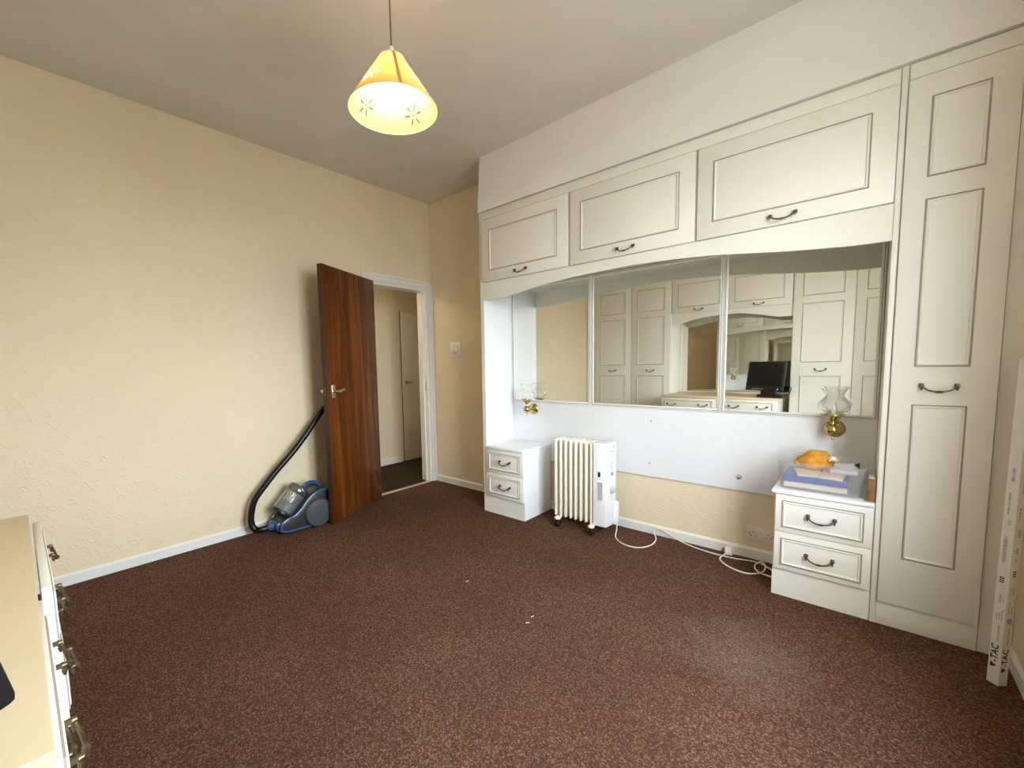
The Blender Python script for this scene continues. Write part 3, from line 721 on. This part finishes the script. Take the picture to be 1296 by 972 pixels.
# second lead with its plug lying by the socket
ld = thing('extension_lead', 'cream cable loop with a white plug on the carpet below the socket', 'cable', (2.75, -.09, 0))
lp_ = [(2.752, -.090, .022), (2.735, -.125, .010), (2.740, -.165, .005), (2.79, -.221, .005), (2.858, -.252, .005), (2.916, -.240, .005), (2.958, -.185, .008), (2.962, -.12, .018), (2.935, -.07, .017), (2.912, -.09, .006), (2.915, -.15, .005), (2.95, -.20, .005), (3.015, -.215, .005)]
MB().tube(spline(lp_, 8), .0042, 8).build('cord', CABLE, ld)
pg = MB().prism([(2.742, -.062), (2.778, -.062), (2.784, -.045), (2.780, -.024), (2.740, -.024), (2.736, -.045)], 'z', .004, .048, .005); pg.box(2.750, 2.768, -.088, -.060, .014, .034, .004)
pg.build('plug', WPL, ld)
MB().box(2.722, 2.737, -.050, -.043, .030, .036).build('plug_pin', BRASS, ld); MB().box(2.722, 2.737, -.036, -.030, .012, .018).build('plug_pin', BRASS, ld)

# ------------------------------------------------------------------ clear plastic box and contents
bx = thing('storage_box', 'clear plastic storage box on the right bedside chest', 'storage box', (3.195, -.245, .557))
def tub():
    m_ = MB(); bm = m_.bm
    def loop(z, e, inset=0):
        x0, x1, y0, y1 = 3.034 - e + inset, 3.356 + e - inset, -.382 - e + inset, -.112 + e - inset; r = .028; o = []
        for cx, cyy, a0 in ((x1 - r, y1 - r, 0), (x0 + r, y1 - r, 90), (x0 + r, y0 + r, 180), (x1 - r, y0 + r, 270)):
            for k in range(5):
                a = math.radians(a0 + k * 22.5); o.append(bm.verts.new((cx + r * math.cos(a), cyy + r * math.sin(a), z)))
        return o
    L_ = [loop(.5575, -.012), loop(.562, -.006), loop(.690, .004), loop(.692, .010), loop(.704, .011), loop(.704, .0075), loop(.694, .004, .0025), loop(.565, -.006, .0025)]
    n = len(L_[0])
    for j in range(len(L_) - 1):
        for i in range(n): bm.faces.new((L_[j][i], L_[j][(i + 1) % n], L_[j + 1][(i + 1) % n], L_[j + 1][i]))
    bm.faces.new(L_[0][::-1]); bm.faces.new(L_[-1])
    return m_
tub().build('tub', TUB, bx)
def book(name, label, loc, size, rz, cover, pages, cat='book', group=None):
    t_ = thing(name, label, cat, loc, (0, 0, rz), group)
    sx, sy, sz = size; m_ = MB()
    m_.box(-sx / 2, sx / 2, -sy / 2, sy / 2, 0, .0025, .0008).box(-sx / 2, sx / 2, -sy / 2, sy / 2, sz - .0025, sz, .0008).box(-sx / 2, sx / 2, sy / 2 - .003, sy / 2, .0025, sz - .0025)
    m_.build('cover', cover, t_, local=True)
    MB().box(-sx / 2 + .003, sx / 2 - .003, -sy / 2 + .003, sy / 2 - .0035, .0027, sz - .0027).build('pages', pages, t_, local=True)
    return t_
PG = pbr('paper_pages', (.72, .64, .52), .8, noise=(40, .1)); PINKP = pbr('pinkish_paper', (.74, .58, .47), .75)
book('booklet', 'beige booklet at the bottom of the clear plastic box', (3.178, -.252, .5665), (.25, .205, .028), .01, pbr('beige_cover', (.55, .47, .36), .6), PG)
fb = thing('blue_folder', 'blue plastic case inside the clear plastic box', 'folder', (3.176, -.252, .5955), (0, 0, -.01))
MB().box(-.125, .125, -.11, .11, 0, .034, .004).build('shell', pbr('blue_case', (.045, .11, .42), .4), fb, local=True)
MB().box(-.1252, .1252, -.1102, .1102, .016, .018).build('seam', pbr('blue_case_dark', (.02, .05, .2), .5), fb, local=True)
book('paperback', 'pale pink booklet lying on the blue case, left of the other', (3.150, -.292, .6305), (.105, .15, .012), .18, PINKP, PG, group='booklets on the blue case')
book('paperback', 'pale pink booklet lying on the blue case, nearest the brown book', (3.245, -.298, .6305), (.085, .15, .016), -.05, PINKP, PG, group='booklets on the blue case')
# crumpled orange cloth
om = MB(); bm = om.bm
bmesh.ops.create_icosphere(bm, subdivisions=4, radius=1.0)
from mathutils import noise as _n
for v in bm.verts:
    d = v.co.normalized()
    k = 1 + .22 * _n.noise(d * 2.3) + .10 * abs(_n.noise(d * 6.1)) + .05 * _n.noise(d * 13)
    v.co = Vector((d.x * .080 * k, d.y * .062 * k, max(-.036, d.z * .055 * k)))
    if v.co.x < 0: v.co.z -= .35 * abs(v.co.x) * (1 if v.co.z > 0 else 0)
bmesh.ops.translate(bm, verts=bm.verts[:], vec=(3.165, -.205, .684))
o = om.build('orange_cloth', pbr('orange_cloth', (.72, .32, .03), .8, noise=(30, .25), bump=(80, .5))); tag(o, 'crumpled orange cloth on top of the clear plastic box contents', 'cloth')
rs = MB(); bm = rs.bm
rs.lathe([(.003, .0), (.014, .004), (.019, .012), (.014, .021), (.004, .025)], (3.238, -.25, .699), 'z', 14, lambda r, h, a: r * (1 + .22 * math.cos(5 * a + h * 200)))
for a in (.4, 1.6, 2.9, 4.3, 5.4): rs.tube([(3.238 + .012 * math.cos(a), -.25 + .012 * math.sin(a), .710), (3.238 + .028 * math.cos(a), -.25 + .028 * math.sin(a), .702)], [.005, .0025], 6)
o = rs.build('white_rosette', pbr('rosette_white', (.80, .74, .60), .6)); tag(o, 'small white rosette beside the orange cloth in the clear box', 'ornament')
gc = thing('grey_pouch', 'grey folded pouch with dark flap in the clear plastic box', 'pouch', (3.288, -.255, .648))
MB().box(-.055, .050, -.05, .04, .0, .022, .006).build('body', pbr('pouch_grey', (.55, .55, .56), .6), gc, local=True)
fl = MB().prism([(-.05, .0), (.045, .0), (.052, .058), (.035, .052), (-.04, .045)], 'y', .000, .006); fl.build('flap', pbr('pouch_flap', (.42, .42, .43), .6), gc, local=True)
MB().prism([(.030, .046), (.053, .060), (.053, .030)], 'y', -.002, .0).build('dark_corner', GREYPL, gc, local=True)
bk2 = thing('brown_book', 'small brown book standing upright between the clear box and the tall wardrobe', 'book', (3.384, -.345, .5565))
MB().box(-.014, -.011, -.04, .05, 0, .108, .001).box(.010, .013, -.04, .05, 0, .108, .001).box(-.014, .013, -.043, -.040, 0, .108, .001).build('cover', pbr('brown_cover', (.25, .125, .05), .55, noise=(25, .3)), bk2, local=True)
MB().box(-.0108, .0098, -.0398, .045, .002, .112).build('pages', PG, bk2, local=True)

# ------------------------------------------------------------------ leaning carton with printing
tb = thing('light_tube_carton', 'long white square carton printed V-TAC leaning against the window wall', 'carton', (3.748, -.603, .0), (math.radians(-.6), math.radians(1.82), math.radians(45)))
SD = .0175; LN = 1.2
MB().box(-SD, SD, -SD, SD, .0008, LN, .0012).build('carton', CARD, tb, local=True)
def txt(name, body, size, mat, parent, face, along, across, sx=1.0):
    c = bpy.data.curves.new(name, 'FONT'); c.body = body; c.size = size; c.extrude = .0001; c.offset = size * .022; c.resolution_u = 3
    tmp = bpy.data.objects.new(name, c); COL.objects.link(tmp); bpy.context.view_layer.update()
    me = bpy.data.meshes.new_from_object(tmp.evaluated_get(bpy.context.evaluated_depsgraph_get()))
    bpy.data.objects.remove(tmp); me.materials.clear(); me.materials.append(mat)
    o = bpy.data.objects.new(name, me); COL.objects.link(o); o.parent = parent
    # face 'l': local -x, face 'r': local -y ; text runs up the carton
    if face == 'r':   # normal -y, up of letters to -x
        Rm = Matrix(((0, -1, 0), (0, 0, -1), (1, 0, 0)))   # columns: x->(0,0,1), y->(-1,0,0), z->(0,-1,0)
        o.location = (across, -SD - .0003, along)
    else:             # normal -x, letters' up toward +y
        Rm = Matrix(((0, 0, -1), (0, 1, 0), (1, 0, 0)))
        o.location = (-SD - .0003, across, along)
    o.rotation_euler = Rm.to_euler(); o.scale = (sx, 1, 1)
    return o
txt('lettering', '-TAC', .029, PRINT, tb, 'l', .085, -.008, 1.0)
txt('lettering', '-TAC', .029, PRINT, tb, 'r', .075, .008, 1.0)
def tri(face, along, across):
    m_ = MB(); bm = m_.bm
    def P(a, c): return (c, -SD - .0004, a) if face == 'r' else (-SD - .0004, c, a)
    k = -1 if face == 'r' else 1
    A_ = [P(along + .000, across + k * .019), P(along + .020, across + k * .019), P(along + .010, across)]
    bm.faces.new([bm.verts.new(p) for p in A_])
    m_.build('lettering_v', PRINT, tb, local=True)
tri('l', .062, -.008); tri('r', .052, .008)
def marks(face, rows):
    m_ = MB()
    for al, ac, ln_, th_ in rows:
        n = max(2, int(ln_ / .0045))
        for i in range(n):
            a0 = al + i * ln_ / n; a1 = a0 + ln_ / n * random.uniform(.45, .8); hh = th_ * random.uniform(.7, 1)
            if face == 'r': m_.box(ac - hh / 2, ac + hh / 2, -SD - .0004, -SD - .0001, a0, a1)
            else: m_.box(-SD - .0004, -SD - .0001, ac - hh / 2, ac + hh / 2, a0, a1)
    m_.build('small_print', GREYPR, tb, local=True)['kind'] = 'stuff'
marks('l', [(.165, -.003, .065, .006), (.245, -.008, .04, .004), (.245, 0, .03, .004), (.245, .007, .025, .004), (.31, .002, .035, .006), (.32, -.006, .012, .004), (.46, .003, .10, .012), (.60, -.002, .02, .012), (.64, .004, .08, .007), (.76, 0, .05, .01)])
marks('r', [(.155, .002, .065, .006), (.275, .004, .03, .005), (.275, -.006, .045, .004), (.345, .003, .03, .005), (.345, -.006, .03, .004), (.47, 0, .012, .006), (.56, .003, .03, .012), (.62, -.003, .05, .006), (.72, .002, .06, .01)])
gm = MB()
for f_, al, ac in (('l', .385, .002), ('r', .415, 0)):
    for dz in (0, .008, .016):
        for da in (-.006, .001):
            if f_ == 'r': gm.box(ac + da, ac + da + .0055, -SD - .0004, -SD - .0001, al + dz, al + dz + .005)
            else: gm.box(-SD - .0004, -SD - .0001, ac + da, ac + da + .0055, al + dz, al + dz + .005)
gm.build('approval_marks', PRINT, tb, local=True)['kind'] = 'stuff'
MB().box(-.009, .009, -SD - .0004, -SD - .0001, .238, .258).build('blue_icon', pbr('icon_blue', (.25, .38, .50), .6), tb, local=True)
txt('lettering', 'G13', .012, PRINT, tb, 'r', .50, .004)

# ------------------------------------------------------------------ vacuum cleaner
vc = thing('vacuum_cleaner', 'blue and grey bagless vacuum cleaner with black hose behind the brown door', 'vacuum cleaner', (.17, -1.56, 0))
XL, XR = .055, .262
side = [(-1.745, .040), (-1.735, .085), (-1.690, .115), (-1.640, .125), (-1.585, .165), (-1.530, .225), (-1.470, .262), (-1.400, .272), (-1.355, .235), (-1.345, .15), (-1.36, .06), (-1.42, .022), (-1.60, .018), (-1.70, .022)]
sp2 = [(p.x, p.z) for p in spline([(a, 0, b_) for a, b_ in side + side[:1]], 3)][:-1]
MB().prism(sp2, 'x', XL, XR, .012).build('body', GREYPL, vc)
MB().tube([(XR - .004, a, b_) for a, b_ in sp2], .0085, 8, closed=True).build('blue_trim', BLUEPL, vc)
MB().tube([(XL + .004, a, b_) for a, b_ in sp2], .0085, 8, closed=True).build('blue_trim', BLUEPL, vc)
MB().box(XL + .03, XR - .03, -1.765, -1.70, .028, .095, .018).build('front_nose', BLUEPL, vc)
for xw_, s in ((XR + .001, 1), (XL - .001, -1)):
    MB().lathe([(.102, 0), (.107, s * .006), (.107, s * .020), (.100, s * .030), (.066, s * .038), (.02, s * .041)], (xw_, -1.462, .108), 'x', 40).build('wheel', pbr('wheel_grey', (.075, .078, .085), .25) if s > 0 else GREYPL, vc)
MB().lathe([(.014, .024), (.020, .006), (.014, -.012)], (.16, -1.69, .0205), 'x', 14).build('castor', BLACKPL, vc)
# tilted dust bin
def tiltbin(m_):
    Rm = Matrix.Translation((.165, -1.695, .150)) @ Matrix.Rotation(math.radians(-44), 4, 'X')
    bmesh.ops.transform(m_.bm, matrix=Rm, verts=m_.bm.verts[:]); return m_
tiltbin(MB().lathe([(.074, 0.0), (.078, .008), (.079, .16), (.077, .165)], (0, 0, 0), 'z', 36)).build('dust_bin', BIN, vc)
tiltbin(MB().lathe([(.060, .010), (.066, .014), (.066, .078), (.058, .084)], (0, 0, 0), 'z', 28)).build('dust_cup', pbr('dust_grey', (.10, .105, .125), .45), vc)
tiltbin(MB().lathe([(.050, .0845), (.052, .12), (.060, .155)], (0, 0, 0), 'z', 28)).build('cyclone', pbr('cyclone_chrome', (.60, .57, .53), .22, .9), vc)
tiltbin(MB().lathe([(.075, -.016), (.080, -.012), (.080, .004), (.075, .006)], (0, 0, 0), 'z', 36)).build('bin_base', BLACKPL, vc)
tiltbin(MB().lathe([(.080, .163), (.083, .168), (.083, .195), (.072, .215), (.045, .226), (.01, .229)], (0, 0, 0), 'z', 36)).build('bin_lid', pbr('lid_smoke', (.22, .225, .23), .15, .8), vc)
MB().tube(spline([(.165, -1.535, .30), (.165, -1.49, .325), (.165, -1.43, .318), (.165, -1.385, .28), (.165, -1.375, .235)], 6), .014, 10).build('carry_handle', BLUEPL, vc)
MB().tube([(.16, -1.755, .06), (.155, -1.775, .06), (.15, -1.795, .058)], [.030, .030, .026], 18).build('hose_connector', BLUEPL, vc)
hp = [(.15, -1.785, .058), (.145, -1.83, .052), (.13, -1.872, .058), (.115, -1.893, .105), (.11, -1.888, .18), (.11, -1.858, .272), (.115, -1.787, .36), (.12, -1.69, .464), (.125, -1.576, .573), (.125, -1.468, .69), (.122, -1.385, .79), (.115, -1.30, .885), (.11, -1.20, .96), (.10, -1.10, 1.0)]
hs_ = spline(hp, 14)
MB().tube(hs_, [.0215 + (.0022 if i % 2 else -.0008) for i in range(len(hs_))], 12).build('hose', RUBBER, vc, angle=80)
MB().tube([(.10, -1.11, .998), (.095, -1.05, 1.02), (.09, -.96, 1.04)], [.024, .022, .018], 12).build('hose_grip', GREYPL, vc)

# small bits of lint on the carpet
for i, (x, y, a, wh_) in enumerate(((2.212, -1.439, .3, 'nearest the camera, mid-floor'), (2.205, -1.385, .9, 'the longer of the pair, mid-floor'), (1.734, -1.348, .8, 'alone toward the brown door'))):
    o = MB().tube(spline([(x, y, .003), (x + .008 * math.cos(a), y + .008 * math.sin(a), .006), (x + .018 * math.cos(a + .5), y + .018 * math.sin(a + .5), .003)], 3), .0016, 5).build('lint', CABLE)
    tag(o, 'tiny pale scrap of lint on the carpet, ' + wh_, 'lint', 'scraps of lint on the carpet')
